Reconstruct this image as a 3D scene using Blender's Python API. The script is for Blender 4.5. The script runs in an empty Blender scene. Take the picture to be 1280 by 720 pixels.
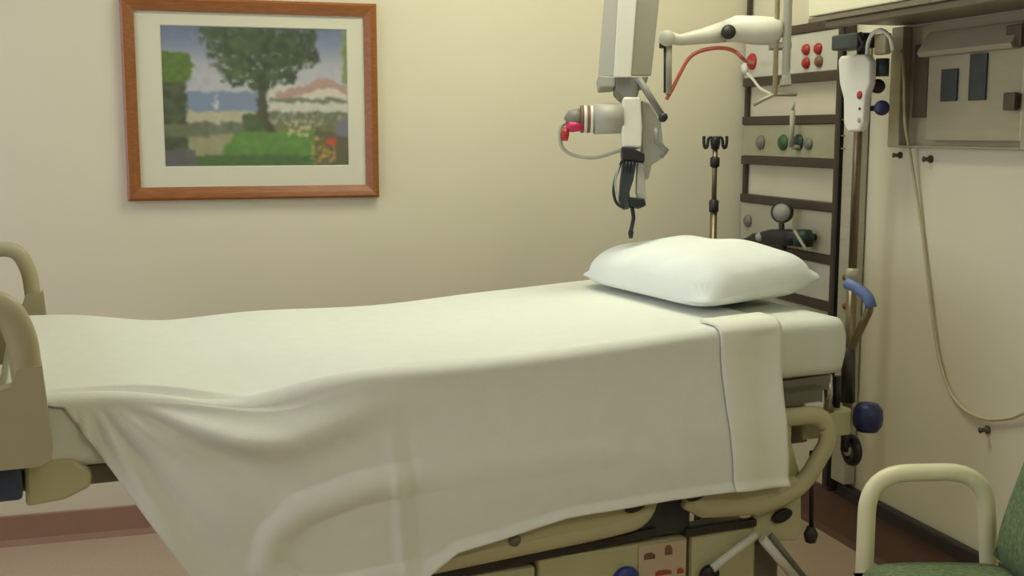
import bpy, bmesh, math, random
from mathutils import Vector, Matrix, noise
random.seed(7)
SC = bpy.context.scene
COL = SC.collection
PI = math.pi

# ------------------------------------------------------------------ camera
F, HCAM, PITCH, PSI = 1450.0, 1.35, math.radians(7.66), math.radians(16.7)
cam_d = bpy.data.cameras.new('camera'); cam = bpy.data.objects.new('camera', cam_d); COL.objects.link(cam)
cam_d.sensor_width = 36.0; cam_d.lens = F / 1280 * 36.0; cam_d.clip_start = 0.05
cam.location = (0, 0, HCAM); cam.rotation_euler = (PI / 2 - PITCH, 0, -PSI)
SC.camera = cam

# ------------------------------------------------------------------ world, lights, exposure
world = bpy.data.worlds.new('sky'); SC.world = world; world.use_nodes = True
bg = world.node_tree.nodes['Background']
bg.inputs[0].default_value = (0.78, 0.83, 1.0, 1); bg.inputs[1].default_value = 4.0
SC.view_settings.view_transform = 'Standard'; SC.view_settings.look = 'None'
SC.view_settings.gamma = 1.0; SC.view_settings.use_curve_mapping = False
SC.view_settings.exposure = -0.06

CEIL = 2.7
LAMPS = [  # x, y, size x, size y, watts
    (1.15, 3.05, 1.2, 0.6, 15.8),
    (1.4, -0.60, 1.2, 0.6, 15.0),  # unseen front fill, added to lighten the near side of the bed
]
LAMP_SPREAD = math.radians(180)
LAMP_COLOR = (0.96, 0.99, 0.78)
WIN_Y0, WIN_Y1, WIN_Z0, WIN_Z1 = 0.8, 3.6, 0.95, 2.25
XL, XR, YB, YF = -1.9, 2.13, 4.0, -4.0

# daylight enters by the window in the left wall: a portal only guides the sampling of the sky there
pd = bpy.data.lights.new('window_portal', 'AREA'); pd.shape = 'RECTANGLE'
pd.size = WIN_Y1 - WIN_Y0; pd.size_y = WIN_Z1 - WIN_Z0; pd.cycles.is_portal = True
po = bpy.data.objects.new('window_portal', pd); COL.objects.link(po)
po.location = (XL - 0.16, (WIN_Y0 + WIN_Y1) / 2, (WIN_Z0 + WIN_Z1) / 2)
po.rotation_euler = (PI / 2, 0, -PI / 2)

# ------------------------------------------------------------------ measuring helpers
FW = Vector((math.sin(PSI) * math.cos(PITCH), math.cos(PSI) * math.cos(PITCH), -math.sin(PITCH)))
RT = Vector((math.cos(PSI), -math.sin(PSI), 0)); UP = RT.cross(FW)
def ray(x, y): return FW + RT * ((x - 640) / F) - UP * ((y - 360) / F)
def at_d(x, y, d): return Vector((0, 0, HCAM)) + ray(x, y) * d
def at_x(x, y, X): r = ray(x, y); return Vector((0, 0, HCAM)) + r * (X / r.x)
def at_y(x, y, Y): r = ray(x, y); return Vector((0, 0, HCAM)) + r * (Y / r.y)
def at_z(x, y, Z): r = ray(x, y); return Vector((0, 0, HCAM)) + r * ((Z - HCAM) / r.z)

def sm(x, a=0.0, b=1.0):
    t = min(1.0, max(0.0, (x - a) / (b - a))); return t * t * (3 - 2 * t)
def lerp(a, b, t): return a + (b - a) * t
def interp(x, pts):
    if x <= pts[0][0]: return pts[0][1]
    for (x0, y0), (x1, y1) in zip(pts, pts[1:]):
        if x <= x1: return lerp(y0, y1, (x - x0) / (x1 - x0))
    return pts[-1][1]

# ------------------------------------------------------------------ materials
def s2l(c):
    return tuple(((v / 255) / 12.92 if v / 255 <= 0.04045 else ((v / 255 + 0.055) / 1.055) ** 2.4) for v in c) + (1,)
MATS = {}
def mat(name, rgb, rough=0.5, metal=0.0, var=0.06, scale=12.0, bump=0.0, bscale=None, stretch=None, coat=0.0, spec=0.5):
    m = bpy.data.materials.new(name); m.use_nodes = True
    nt = m.node_tree; b = nt.nodes['Principled BSDF']
    b.inputs['Roughness'].default_value = rough; b.inputs['Metallic'].default_value = metal
    b.inputs['Specular IOR Level'].default_value = spec
    if coat: b.inputs['Coat Weight'].default_value = coat; b.inputs['Coat Roughness'].default_value = 0.15
    tc = nt.nodes.new('ShaderNodeTexCoord'); mp = nt.nodes.new('ShaderNodeMapping')
    nt.links.new(tc.outputs['Object'], mp.inputs[0])
    if stretch: mp.inputs['Scale'].default_value = stretch
    n = nt.nodes.new('ShaderNodeTexNoise'); n.inputs['Scale'].default_value = scale; n.inputs['Detail'].default_value = 4
    nt.links.new(mp.outputs[0], n.inputs['Vector'])
    r = nt.nodes.new('ShaderNodeValToRGB'); c = s2l(rgb)
    r.color_ramp.elements[0].position = 0.3; r.color_ramp.elements[1].position = 0.7
    r.color_ramp.elements[0].color = tuple(v * (1 - var) for v in c[:3]) + (1,)
    r.color_ramp.elements[1].color = tuple(min(1, v * (1 + var)) for v in c[:3]) + (1,)
    nt.links.new(n.outputs['Fac'], r.inputs[0]); nt.links.new(r.outputs[0], b.inputs['Base Color'])
    if bump:
        n2 = nt.nodes.new('ShaderNodeTexNoise'); n2.inputs['Scale'].default_value = bscale or scale * 8
        nt.links.new(mp.outputs[0], n2.inputs['Vector'])
        bp = nt.nodes.new('ShaderNodeBump'); bp.inputs['Strength'].default_value = bump; bp.inputs['Distance'].default_value = 0.004
        nt.links.new(n2.outputs['Fac'], bp.inputs['Height']); nt.links.new(bp.outputs[0], b.inputs['Normal'])
    MATS[name] = m; return m

mat('wall_paint', (227, 219, 194), 0.75, var=0.015, scale=2.5, bump=0.06, bscale=160, spec=0.25)
mat('ceiling_paint', (235, 232, 222), 0.85, var=0.02, scale=6, spec=0.2)
mat('floor_vinyl', (184, 163, 142), 0.42, var=0.06, scale=90, bump=0.03, spec=0.4)
mat('cove_base', (158, 122, 102), 0.5, var=0.06, scale=8)
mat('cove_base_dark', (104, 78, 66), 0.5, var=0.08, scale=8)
mat('bumper_black', (34, 33, 36), 0.45, var=0.15, scale=20)
mat('frame_wood', (150, 90, 42), 0.38, var=0.22, scale=10, stretch=(2, 14, 14), coat=0.3)
mat('mat_board', (232, 228, 206), 0.85, var=0.01, scale=40)
mat('linen', (236, 238, 228), 0.9, var=0.015, scale=25, bump=0.12, bscale=220, spec=0.15)
mat('linen_cuff', (242, 242, 228), 0.9, var=0.015, scale=25, bump=0.12, bscale=220, spec=0.15)
mat('pillow_linen', (236, 240, 236), 0.9, var=0.015, scale=18, bump=0.12, bscale=200, spec=0.15)
mat('mattress_cover', (226, 230, 216), 0.85, var=0.02, scale=20, bump=0.1, bscale=200, spec=0.2)
mat('bed_plastic', (194, 188, 148), 0.42, var=0.025, scale=9, bump=0.03, bscale=300)
mat('footboard_plastic', (178, 169, 136), 0.42, var=0.025, scale=9, bump=0.03, bscale=300)
mat('bed_plastic_panel', (196, 192, 150), 0.5, var=0.03, scale=9)
mat('bed_frame_grey', (120, 118, 104), 0.45, var=0.06, scale=14)
mat('dark_steel', (58, 56, 52), 0.45, metal=0.3, var=0.15, scale=20)
mat('rack_brown', (78, 66, 58), 0.42, metal=0.35, var=0.1, scale=14)
mat('chrome', (190, 188, 180), 0.22, metal=1.0, var=0.04, scale=10)
mat('brushed_steel', (184, 180, 162), 0.4, metal=0.15, var=0.06, scale=14, stretch=(1, 1, 12))
mat('steel_panel', (176, 168, 144), 0.42, metal=0.25, var=0.05, scale=8, stretch=(1, 1, 6))
mat('steel_panel_dark', (96, 84, 68), 0.5, metal=0.3, var=0.08, scale=14)
mat('slot_dark', (56, 64, 66), 0.45, var=0.15, scale=25)
mat('pole_bronze', (132, 118, 96), 0.33, metal=0.75, var=0.08, scale=14, stretch=(1, 1, 5))
mat('black_plastic', (30, 30, 33), 0.45, var=0.2, scale=25)
mat('navy_plastic', (36, 44, 84), 0.42, var=0.15, scale=22)
mat('blue_grip', (92, 112, 158), 0.5, var=0.1, scale=25)
mat('blue_plastic', (52, 66, 150), 0.4, var=0.12, scale=25)
mat('slate_blue', (58, 70, 92), 0.45, var=0.1, scale=16)
mat('white_plastic', (230, 228, 214), 0.42, var=0.02, scale=14)
mat('grey_plastic', (176, 174, 160), 0.48, var=0.03, scale=12)
mat('mid_grey', (128, 126, 116), 0.48, var=0.06, scale=16)
mat('outlet_panel', (184, 180, 158), 0.5, var=0.03, scale=14)
mat('outlet_panel_green', (168, 168, 140), 0.5, var=0.03, scale=14)
mat('outlet_panel_white', (206, 204, 192), 0.45, var=0.03, scale=14)
mat('red_plastic', (176, 44, 36), 0.4, var=0.12, scale=25)
mat('pink_red', (214, 44, 96), 0.42, var=0.1, scale=25)
mat('red_hose', (206, 104, 92), 0.45, var=0.1, scale=25)
mat('green_plastic', (60, 96, 56), 0.42, var=0.12, scale=25)
mat('dark_green', (38, 58, 46), 0.42, var=0.12, scale=25)
mat('cord_cream', (196, 184, 146), 0.55, var=0.04, scale=25)
mat('chair_tube', (240, 234, 194), 0.38, var=0.02, scale=9)
mat('chair_fabric', (112, 128, 94), 0.92, var=0.32, scale=95, bump=0.35, bscale=420, spec=0.15)
mat('cabinet_laminate', (226, 220, 188), 0.5, var=0.015, scale=5)
mat('cabinet_grey', (128, 118, 98), 0.4, metal=0.2, var=0.05, scale=8)
mat('panel_plate', (204, 186, 158), 0.5, var=0.03, scale=20)
mat('ink_red', (170, 84, 66), 0.6, var=0.15, scale=40)
mat('ink_brown', (132, 92, 72), 0.6, var=0.15, scale=40)
mat('window_paint', (232, 230, 222), 0.5, var=0.02, scale=8)

def glass_mat(name, fac):
    m = bpy.data.materials.new(name); m.use_nodes = True; nt = m.node_tree
    for n in list(nt.nodes): nt.nodes.remove(n)
    o = nt.nodes.new('ShaderNodeOutputMaterial'); mx = nt.nodes.new('ShaderNodeMixShader')
    t = nt.nodes.new('ShaderNodeBsdfTransparent'); g = nt.nodes.new('ShaderNodeBsdfGlossy')
    g.inputs['Roughness'].default_value = 0.06; mx.inputs[0].default_value = fac
    nt.links.new(t.outputs[0], mx.inputs[1]); nt.links.new(g.outputs[0], mx.inputs[2]); nt.links.new(mx.outputs[0], o.inputs[0])
    MATS[name] = m
glass_mat('glass', 0.045)
def emit_mat(name, col, s):
    m = bpy.data.materials.new(name); m.use_nodes = True; b = m.node_tree.nodes['Principled BSDF']
    b.inputs['Base Color'].default_value = (0.9, 0.9, 0.85, 1)
    b.inputs['Emission Color'].default_value = col + (1,); b.inputs['Emission Strength'].default_value = s
    MATS[name] = m
emit_mat('lamp_diffuser', LAMP_COLOR, 3.0)

# ------------------------------------------------------------------ mesh builder
class MB:
    def __init__(s): s.v = []; s.f = []; s.sm = []
    def add(s, verts, faces, smooth=False):
        n = len(s.v); s.v += [Vector(p) for p in verts]
        s.f += [tuple(i + n for i in f) for f in faces]; s.sm += [smooth] * len(faces); return s
    def box(s, a, b, M=None):
        x0, x1 = sorted((a[0], b[0])); y0, y1 = sorted((a[1], b[1])); z0, z1 = sorted((a[2], b[2]))
        vs = [Vector(p) for p in ((x0,y0,z0),(x1,y0,z0),(x1,y1,z0),(x0,y1,z0),(x0,y0,z1),(x1,y0,z1),(x1,y1,z1),(x0,y1,z1))]
        if M: vs = [M @ p for p in vs]
        return s.add(vs, [(0,3,2,1),(4,5,6,7),(0,1,5,4),(1,2,6,5),(2,3,7,6),(3,0,4,7)])
    def tube(s, path, r, seg=10, closed=False, cap=True, flat=(1, 1)):
        P = [Vector(p) for p in path]; n = len(P); R = r if isinstance(r, (list, tuple)) else [r] * n
        rings = []; up = None
        for i in range(n):
            if closed: t = P[(i + 1) % n] - P[i - 1]
            else: t = P[min(i + 1, n - 1)] - P[max(i - 1, 0)]
            t.normalize()
            if up is None:
                up = Vector((0, 0, 1)) if abs(t.z) < 0.9 else Vector((1, 0, 0))
            b = t.cross(up)
            if b.length < 1e-4: b = t.cross(Vector((0, 1, 0)))
            b.normalize(); up = b.cross(t).normalized()
            rings.append([P[i] + (b * math.cos(2 * PI * k / seg) * flat[0] + up * math.sin(2 * PI * k / seg) * flat[1]) * R[i] for k in range(seg)])
        vs = [p for rg in rings for p in rg]; fs = []
        for i in range(n if closed else n - 1):
            j = (i + 1) % n
            for k in range(seg):
                l = (k + 1) % seg; fs.append((i*seg+k, j*seg+k, j*seg+l, i*seg+l)[::-1])
        s.add(vs, fs, True)
        if cap and not closed:
            m = len(s.v) - len(vs)
            s.f += [tuple(m + k for k in range(seg)), tuple(m + (n-1)*seg + k for k in range(seg))[::-1]]; s.sm += [False, False]
        return s
    def cyl(s, p0, p1, r0, r1=None, seg=16):
        return s.tube([p0, p1], [r0, r0 if r1 is None else r1], seg)
    def lathe(s, prof, c, axis=(0, 0, 1), seg=20):
        a = Vector(axis).normalized(); u = a.orthogonal().normalized(); w = a.cross(u); c = Vector(c)
        vs = []; fs = []; n = len(prof)
        for r, h in prof:
            for k in range(seg):
                t = 2 * PI * k / seg; vs.append(c + a * h + (u * math.cos(t) + w * math.sin(t)) * max(r, 1e-5))
        for i in range(n - 1):
            for k in range(seg):
                l = (k + 1) % seg; fs.append((i*seg+k, i*seg+l, (i+1)*seg+l, (i+1)*seg+k))
        return s.add(vs, fs, True)
    def prism(s, poly, o, ex, ey, ez, depth):
        # poly of (a, b) in axes ex, ey from origin o, extruded along ez
        o, ex, ey, ez = Vector(o), Vector(ex), Vector(ey), Vector(ez)
        n = len(poly); A = [o + ex * a + ey * b for a, b in poly]; B = [p + ez * depth for p in A]
        return s.add(A + B, [tuple(range(n))[::-1], tuple(range(n, 2*n))] + [(i, (i+1) % n, n + (i+1) % n, n + i) for i in range(n)])
    def build(s, name, m, parent=None, local=False, bevel=0.0, bseg=2, smooth=False, origin=None, rotz=0.0, frame=None, solid=0.0, sub=0):
        me = bpy.data.meshes.new(name)
        vs = s.v
        o = bpy.data.objects.new(name, me); COL.objects.link(o)
        if parent is not None:
            if not local: 
                Mi = Matrix.Translation(parent.location); Mi = (Mi @ Matrix.Rotation(parent.rotation_euler.z, 4, 'Z')).inverted()
                if parent.parent:
                    Mi = Matrix.Translation(-(parent.location + parent.parent.location))
                vs = [Mi @ p for p in vs]
            o.parent = parent
        else:
            if origin is None:
                xs = [p.x for p in vs]; ys = [p.y for p in vs]; zs = [p.z for p in vs]
                origin = Vector(((min(xs)+max(xs))/2, (min(ys)+max(ys))/2, min(zs)))
            vs = [p - origin for p in vs]
            if frame is not None:
                o.location = frame @ origin; o.rotation_euler = (0, 0, frame.to_euler().z)
            else: o.location = origin
        me.from_pydata([tuple(p) for p in vs], [], s.f); me.validate(); 
        bm = bmesh.new(); bm.from_mesh(me); bmesh.ops.recalc_face_normals(bm, faces=bm.faces); bm.to_mesh(me); bm.free()
        me.materials.append(MATS[m])
        for p, k in zip(me.polygons, s.sm): p.use_smooth = k or smooth
        if solid:
            md = o.modifiers.new('solid', 'SOLIDIFY'); md.thickness = solid; md.offset = 1
        if sub:
            md = o.modifiers.new('sub', 'SUBSURF'); md.levels = sub; md.render_levels = sub
        if bevel:
            md = o.modifiers.new('bevel', 'BEVEL'); md.width = bevel; md.segments = bseg; md.limit_method = 'ANGLE'; md.angle_limit = 0.6
            md.harden_normals = False
        return o

def tag(o, label, cat=None, group=None, kind=None):
    o['label'] = label
    if cat: o['category'] = cat
    if group: o['group'] = group
    if kind: o['kind'] = kind
    return o
def thing(name, label, cat, loc=(0, 0, 0), rotz=0.0, group=None):
    o = bpy.data.objects.new(name, None); COL.objects.link(o); o.empty_display_size = 0.1
    o.location = loc; o.rotation_euler = (0, 0, rotz); return tag(o, label, cat, group)
def struct(o): o['kind'] = 'structure'; return o
def arc(c, r, a0, a1, n, ex, ey):
    c, ex, ey = Vector(c), Vector(ex), Vector(ey)
    return [c + ex * (r * math.cos(lerp(a0, a1, i / n))) + ey * (r * math.sin(lerp(a0, a1, i / n))) for i in range(n + 1)]
def round_path(pts, r, n=6, closed=False):
    P = [Vector(p) for p in pts]; out = []
    N = len(P)
    for i in range(N):
        if not closed and i in (0, N - 1): out.append(P[i]); continue
        a, b, c = P[i - 1], P[i], P[(i + 1) % N]
        rr = min(r, (a - b).length * 0.49, (c - b).length * 0.49)
        p, q = b + (a - b).normalized() * rr, b + (c - b).normalized() * rr
        for k in range(n + 1):
            t = k / n; out.append(p * (1-t)**2 + b * 2*t*(1-t) + q * t*t)
    return out
def smooth_path(pts, n=8):
    P = [Vector(p) for p in pts]; out = []
    for i in range(len(P) - 1):
        p0, p1, p2, p3 = P[max(i-1, 0)], P[i], P[i+1], P[min(i+2, len(P)-1)]
        for k in range(n):
            t = k / n
            out.append(0.5 * ((2*p1) + (p2-p0)*t + (2*p0-5*p1+4*p2-p3)*t*t + (3*p1-p0-3*p2+p3)*t**3))
    out.append(P[-1]); return out

# ================================================================== ROOM
T = 0.12
struct(MB().box((XL - T, YF - T, -0.1), (XR + T, YB + T, 0)).build('floor', 'floor_vinyl'))
struct(MB().box((XL - T, YF - T, CEIL), (XR + T, YB + T, CEIL + 0.1)).build('ceiling', 'ceiling_paint'))
struct(MB().box((XL - T, YB, 0), (XR + T, YB + T, CEIL)).build('wall_back', 'wall_paint'))
struct(MB().box((XR, YF, 0), (XR + T, YB, CEIL)).build('wall_right', 'wall_paint'))
struct(MB().box((XL - T, YF - T, 0), (XR + T, YF, CEIL)).build('wall_front', 'wall_paint'))
w = MB()
w.box((XL - T, YF, 0), (XL, YB, WIN_Z0)); w.box((XL - T, YF, WIN_Z1), (XL, YB, CEIL))
w.box((XL - T, YF, WIN_Z0), (XL, WIN_Y0, WIN_Z1)); w.box((XL - T, WIN_Y1, WIN_Z0), (XL, YB, WIN_Z1))
struct(w.build('wall_left', 'wall_paint'))
w = MB(); g = 0.05
w.box((XL - 0.1, WIN_Y0, WIN_Z0), (XL - 0.04, WIN_Y0 + g, WIN_Z1)); w.box((XL - 0.1, WIN_Y1 - g, WIN_Z0), (XL - 0.04, WIN_Y1, WIN_Z1))
w.box((XL - 0.1, WIN_Y0 + g, WIN_Z0), (XL - 0.04, WIN_Y1 - g, WIN_Z0 + g)); w.box((XL - 0.1, WIN_Y0 + g, WIN_Z1 - g), (XL - 0.04, WIN_Y1 - g, WIN_Z1))
ym = (WIN_Y0 + WIN_Y1) / 2; w.box((XL - 0.1, ym - 0.025, WIN_Z0 + g), (XL - 0.04, ym + 0.025, WIN_Z1 - g))
win = struct(w.build('window_1', 'window_paint'))
MB().box((XL - 0.12, WIN_Y0 - 0.04, WIN_Z0 - 0.03), (XL + 0.05, WIN_Y1 + 0.04, WIN_Z0)).build('window_sill', 'window_paint', win)
for a, b in ((WIN_Y0 + g, ym - 0.025), (ym + 0.025, WIN_Y1 - g)):
    MB().box((XL - 0.074, a, WIN_Z0 + g), (XL - 0.07, b, WIN_Z1 - g)).build('pane', 'glass', win)
# baseboards
MB_ = MB().prism([(0, 0), (0.022, 0), (0.012, 0.02), (0.01, 0.098), (0, 0.1)], (XL, YB, 0), (0, -1, 0), (0, 0, 1), (1, 0, 0), XR - XL - 0.02)
struct(MB_.build('baseboard_back', 'cove_base'))
MB_ = MB().prism([(0, 0), (0.022, 0), (0.012, 0.02), (0.01, 0.15), (0, 0.15)], (XR, YF, 0), (-1, 0, 0), (0, 0, 1), (0, 1, 0), YB - YF - 0.03)
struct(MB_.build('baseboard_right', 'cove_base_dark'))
struct(MB().box((XR - 0.028, 1.9, 0.15), (XR, 3.26, 0.20)).build('trim_1', 'bumper_black', bevel=0.008))

# out of frame: ceiling light over the bed, plus an added front fill
for i, (lx, ly, sx, sy, watt) in enumerate(LAMPS):
    t = thing('ceiling_or_fill_light', ['recessed warm ceiling light over the bed', 'added warm fill light in a ceiling fixture behind the camera'][i], 'ceiling light', (lx, ly, CEIL - 0.05))
    fr = MB(); a, b = sx / 2 + 0.04, sy / 2 + 0.04
    fr.box((lx - a, ly - b, CEIL - 0.04), (lx + a, ly - b + 0.04, CEIL)); fr.box((lx - a, ly + b - 0.04, CEIL - 0.04), (lx + a, ly + b, CEIL))
    fr.box((lx - a, ly - b + 0.04, CEIL - 0.04), (lx - a + 0.04, ly + b - 0.04, CEIL)); fr.box((lx + a - 0.04, ly - b + 0.04, CEIL - 0.04), (lx + a, ly + b - 0.04, CEIL))
    fr.build('frame', 'white_plastic', t)
    MB().box((lx - sx/2, ly - sy/2, CEIL - 0.02), (lx + sx/2, ly + sy/2, CEIL - 0.005)).build('diffuser', 'lamp_diffuser', t)
    ld = bpy.data.lights.new('tube_or_fill_light', 'AREA'); ld.shape = 'RECTANGLE'; ld.size = sx; ld.size_y = sy
    ld.energy = watt; ld.color = LAMP_COLOR; ld.spread = LAMP_SPREAD
    lo = bpy.data.objects.new('tube_or_fill_light', ld); COL.objects.link(lo); lo.parent = t; lo.location = (0, 0, -0.005)

# ================================================================== FRAMED PICTURE
def picture():
    x0, x1, z0, z1 = -0.112, 0.714, 1.127, 1.779
    fw, y = 0.043, YB
    t = thing('framed_picture', 'framed print of a garden with a large tree by the sea', 'picture', ((x0 + x1)/2, y, z0))
    fr = MB(); d = 0.030
    prof = [(0, 0), (0, d * 0.8), (0.008, d), (0.022, d * 0.92), (fw, d * 0.6), (fw, 0)]
    cs = [((x0, z0), (1, 1)), ((x1, z0), (-1, 1)), ((x1, z1), (-1, -1)), ((x0, z1), (1, -1))]
    vs = [(cx + sx * a, y - b, cz + sz * a) for (cx, cz), (sx, sz) in cs for a, b in prof]; n = len(prof); fs = []
    for i in range(4):
        j = (i + 1) % 4
        for k in range(n): l = (k + 1) % n; fs.append((i*n+k, j*n+k, j*n+l, i*n+l))
    fr.add(vs, fs); fr.build('frame', 'frame_wood', t)
    ix0, ix1, iz0, iz1 = x0 + fw, x1 - fw, z0 + fw, z1 - fw
    px0, px1, pz0, pz1 = x0 + 0.120, x1 - 0.098, z0 + 0.108, z1 - 0.085
    mb = MB()     # mat board as a ring with a bevelled opening
    ring = lambda ax0, ax1, az0, az1, yy: [(ax0, yy, az0), (ax1, yy, az0), (ax1, yy, az1), (ax0, yy, az1)]
    vs = ring(ix0, ix1, iz0, iz1, y - 0.010) + ring(px0, px1, pz0, pz1, y - 0.010) + ring(px0 + .003, px1 - .003, pz0 + .003, pz1 - .003, y - 0.006)
    fs = [(a + i, a + (i+1) % 4, a + 4 + (i+1) % 4, a + 4 + i) for a in (0, 4) for i in range(4)]
    mb.add(vs, fs); mb.build('mat_board', 'mat_board', t)
    # the print: a finely divided sheet whose ink is stored per point
    NX, NZ = 170, 125; W, Hh = px1 - px0, pz1 - pz0
    rnd = random.Random(3)
    blobs = []
    def n2(u, v, s=1.0):
        p = Vector((u * 26 * s, v * 19 * s, 3.7 * s))
        return max(-1, min(1, 1.5 * noise.noise(p) + 0.8 * noise.noise(p * 2.3)))
    def mixc(a, b, t): return tuple(lerp(p, q, t) for p, q in zip(a, b))
    crown = [(.50,.10,.20,.13),(.36,.14,.13,.12),(.30,.06,.09,.08),(.64,.13,.16,.13),(.74,.20,.10,.09),(.42,.26,.14,.11),(.58,.26,.14,.12),(.38,.34,.06,.08),(.78,.08,.05,.08),(.52,.36,.10,.08),(.66,.33,.06,.08)]
    def ink(u, v):
        k = n2(u, v); k2 = n2(u + .31, v + .7, 2.1)
        uu, vv = u + .012*k2, v + .014*k
        c = mixc((108,122,158), (196,196,202), sm(v, .02, .36)); c = mixc(c, (150,160,186), 0.35*max(0, k))
        if vv > .46:
            c = (128,146,176)                                              # sea
            if vv > .60: c = mixc((205,200,172), (190,186,150), k*.5+.5)     # beach
            if vv > .68: c = mixc((128,128,120), (96,112,84), k*.5+.5)
            if vv > .76: c = mixc((172,168,130), (150,150,110), k*.5+.5)     # path
        if abs(uu - .285) < .012*(v-.44)/.14 and .44 < v < .59: c = (226,228,226)   # sail
        if vv > .40 and uu > .52:                                            # house and hedge
            if vv < .62: c = mixc((226,222,208), (204,204,190), k2*.5+.5)
            if vv > .60: c = mixc((104,116,88), (176,172,150), sm(k2, -.2, .8))
            if vv > .70: c = mixc((146,124,76), (96,108,64), k*.5+.5)
        ridge = .50 - .42*(uu-.62) if uu < .88 else .39 + .5*(uu-.88)
        if uu > .60 and ridge - .035 < vv < ridge + .03 and uu < .99: c = (186,152,142)
        elif uu > .64 and ridge + .03 <= vv < .50: c = (226,214,196)
        if .56 < uu and abs(vv - .52) < .015: c = (120,128,104)
        if vv > .73 + .05*max(0, .45-uu)*4 and uu > .30 + .9*max(0, .86-vv) *.9 and uu < .82: c = mixc((104,152,70), (84,130,58), k*.5+.5)  # lawn
        if vv > .91: c = mixc((58,92,48), (84,118,62), k2*.5+.5)
        if uu < .13 and vv > .26: c = mixc((54,68,48), (84,96,66), sm(k, -.6, 1))
        if uu < .17 - .2*abs(v-.28) and .19 < vv < .40: c = mixc((104,140,52), (70,96,44), k2*.5+.5)
        if uu < .17 and vv > .86: c = mixc((88,88,96), (110,104,100), k*.5+.5)
        if uu < .24 and .69 < vv < .78: c = mixc((88,104,70), (120,124,96), k2*.5+.5)
        if abs(uu - .525 - .02*(v-.5)) < .026 + .03*sm(v, .6, .74) and .36 < vv < .74: c = mixc((58,62,50), (84,88,66), k2*.5+.5)
        if .42 < uu < .53 and .62 < vv < .74: c = mixc((62,84,52), (94,112,70), k*.5+.5)
        for bx, by, rx, ry in crown:
            q = ((uu-bx)/rx)**2 + ((vv-by)/ry)**2
            if q < 1 + .45*k2 and not (k2 < -.5 and q > .25):
                c = mixc((46,62,44), (96,122,78), min(1, max(0, .38 + .4*k - .7*(u-.4)))); break
        if uu > .965 and vv < .40: c = mixc((110,134,74), (150,160,110), k*.5+.5)
        if .66 < uu < .82 and .66 < vv < .78 and k2 > .15: c = (214,196,160)
        if uu > .80 and vv > .74: c = mixc((108,88,70), (84,92,60), k*.5+.5)
        if .79 < uu < .92 and .78 < vv < .97 and k2 > .05 and uu - .79 < (vv-.70)*.9: c = mixc((208,180,84), (206,150,70), k*.5+.5)
        if (uu-.895)**2 + (vv-.815)**2 < .0009: c = (206,70,46)
        if uu > .92 and .66 < vv < .78: c = (120,116,138)
        return mixc(c, (186,186,174), 0.13)
    me = bpy.data.meshes.new('print'); vs = []; fs = []; cols = []
    cx, cz = (x0 + x1)/2, z0
    for j in range(NZ + 1):
        for i in range(NX + 1):
            u, v = i / NX, j / NZ
            vs.append((px0 - .004 + (W + .008)*u - cx, -0.0055, pz1 + .004 - (Hh + .008)*v - cz)); cc = [ink(u + a, v + b) for a, b in ((0, 0), (.008, .003), (-.008, -.003), (.003, -.010), (-.003, .010))]; cols.append(s2l(tuple(sum(q[k] for q in cc) / 5 for k in range(3))))
    for j in range(NZ):
        for i in range(NX):
            a = j*(NX+1) + i; fs.append((a, a + NX + 1, a + NX + 2, a + 1))
    me.from_pydata(vs, [], fs)
    ca = me.color_attributes.new('ink', 'FLOAT_COLOR', 'POINT')
    for i, c in enumerate(cols): ca.data[i].color = c
    m = bpy.data.materials.new('print_ink'); m.use_nodes = True; b = m.node_tree.nodes['Principled BSDF']
    at = m.node_tree.nodes.new('ShaderNodeAttribute'); at.attribute_name = 'ink'
    m.node_tree.links.new(at.outputs['Color'], b.inputs['Base Color']); b.inputs['Roughness'].default_value = 0.7
    me.materials.append(m); o = bpy.data.objects.new('print', me); COL.objects.link(o); o.parent = t
    o['label'] = 'garden scene with tree, lawn, sea and house'
    MB().box((ix0 - .001, y - 0.0155, iz0 - .001), (ix1 + .001, y - 0.0135, iz1 + .001)).build('glass', 'glass', t)
picture()

# ================================================================== BED (bed frame: s towards the head, w away from the camera, z up)
YAW = math.radians(5.0)
BO = Vector((0.394, 2.355, 0))
BEDM = Matrix.Translation(BO) @ Matrix.Rotation(YAW, 4, 'Z')
W_ = 0.93; S0, S1 = -0.72, 1.235
def sag(s, w): return (0.040 * (1 - sm(w, 0.04, 0.34)) * math.exp(-((s + 0.22) / 0.15)**2)
                       + 0.010 * math.exp(-((s + 0.32) / 0.16)**2) * sm(w, 0.5, 0.93) + 0.018 * (1 - sm(s, -0.72, -0.67)))
def ztop(s): return 0.852 + 0.045 * sm(s, 0.15, 1.15)

bed = thing('hospital_bed', 'cream plastic hospital bed with lowered side rails, under a white sheet', 'bed', BO, YAW)
def bpart(mb, name, m, parent=bed, **k): return mb.build(name, m, parent, local=True, **k)

# deck the mattress lies on, following the slightly raised head section
dk = MB()
sec = [(-0.70, 0.3), (0.30, 0.3), (0.32, 0.3), (1.20, 0.3)]
def deck_box(s0, s1, t=0.04, w0=0.03, w1=0.90, dz=-0.145):
    z0, z1 = ztop(s0) + dz, ztop(s1) + dz
    return MB().add([(s0,w0,z0-t),(s1,w0,z1-t),(s1,w1,z1-t),(s0,w1,z0-t),(s0,w0,z0),(s1,w0,z1),(s1,w1,z1),(s0,w1,z0)],
                    [(0,3,2,1),(4,5,6,7),(0,1,5,4),(1,2,6,5),(2,3,7,6),(3,0,4,7)])
bpart(deck_box(-0.68, 0.18), 'foot_deck', 'bed_frame_grey', bevel=0.006)
bpart(deck_box(0.2, 1.19), 'head_deck', 'bed_frame_grey', bevel=0.006)
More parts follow.
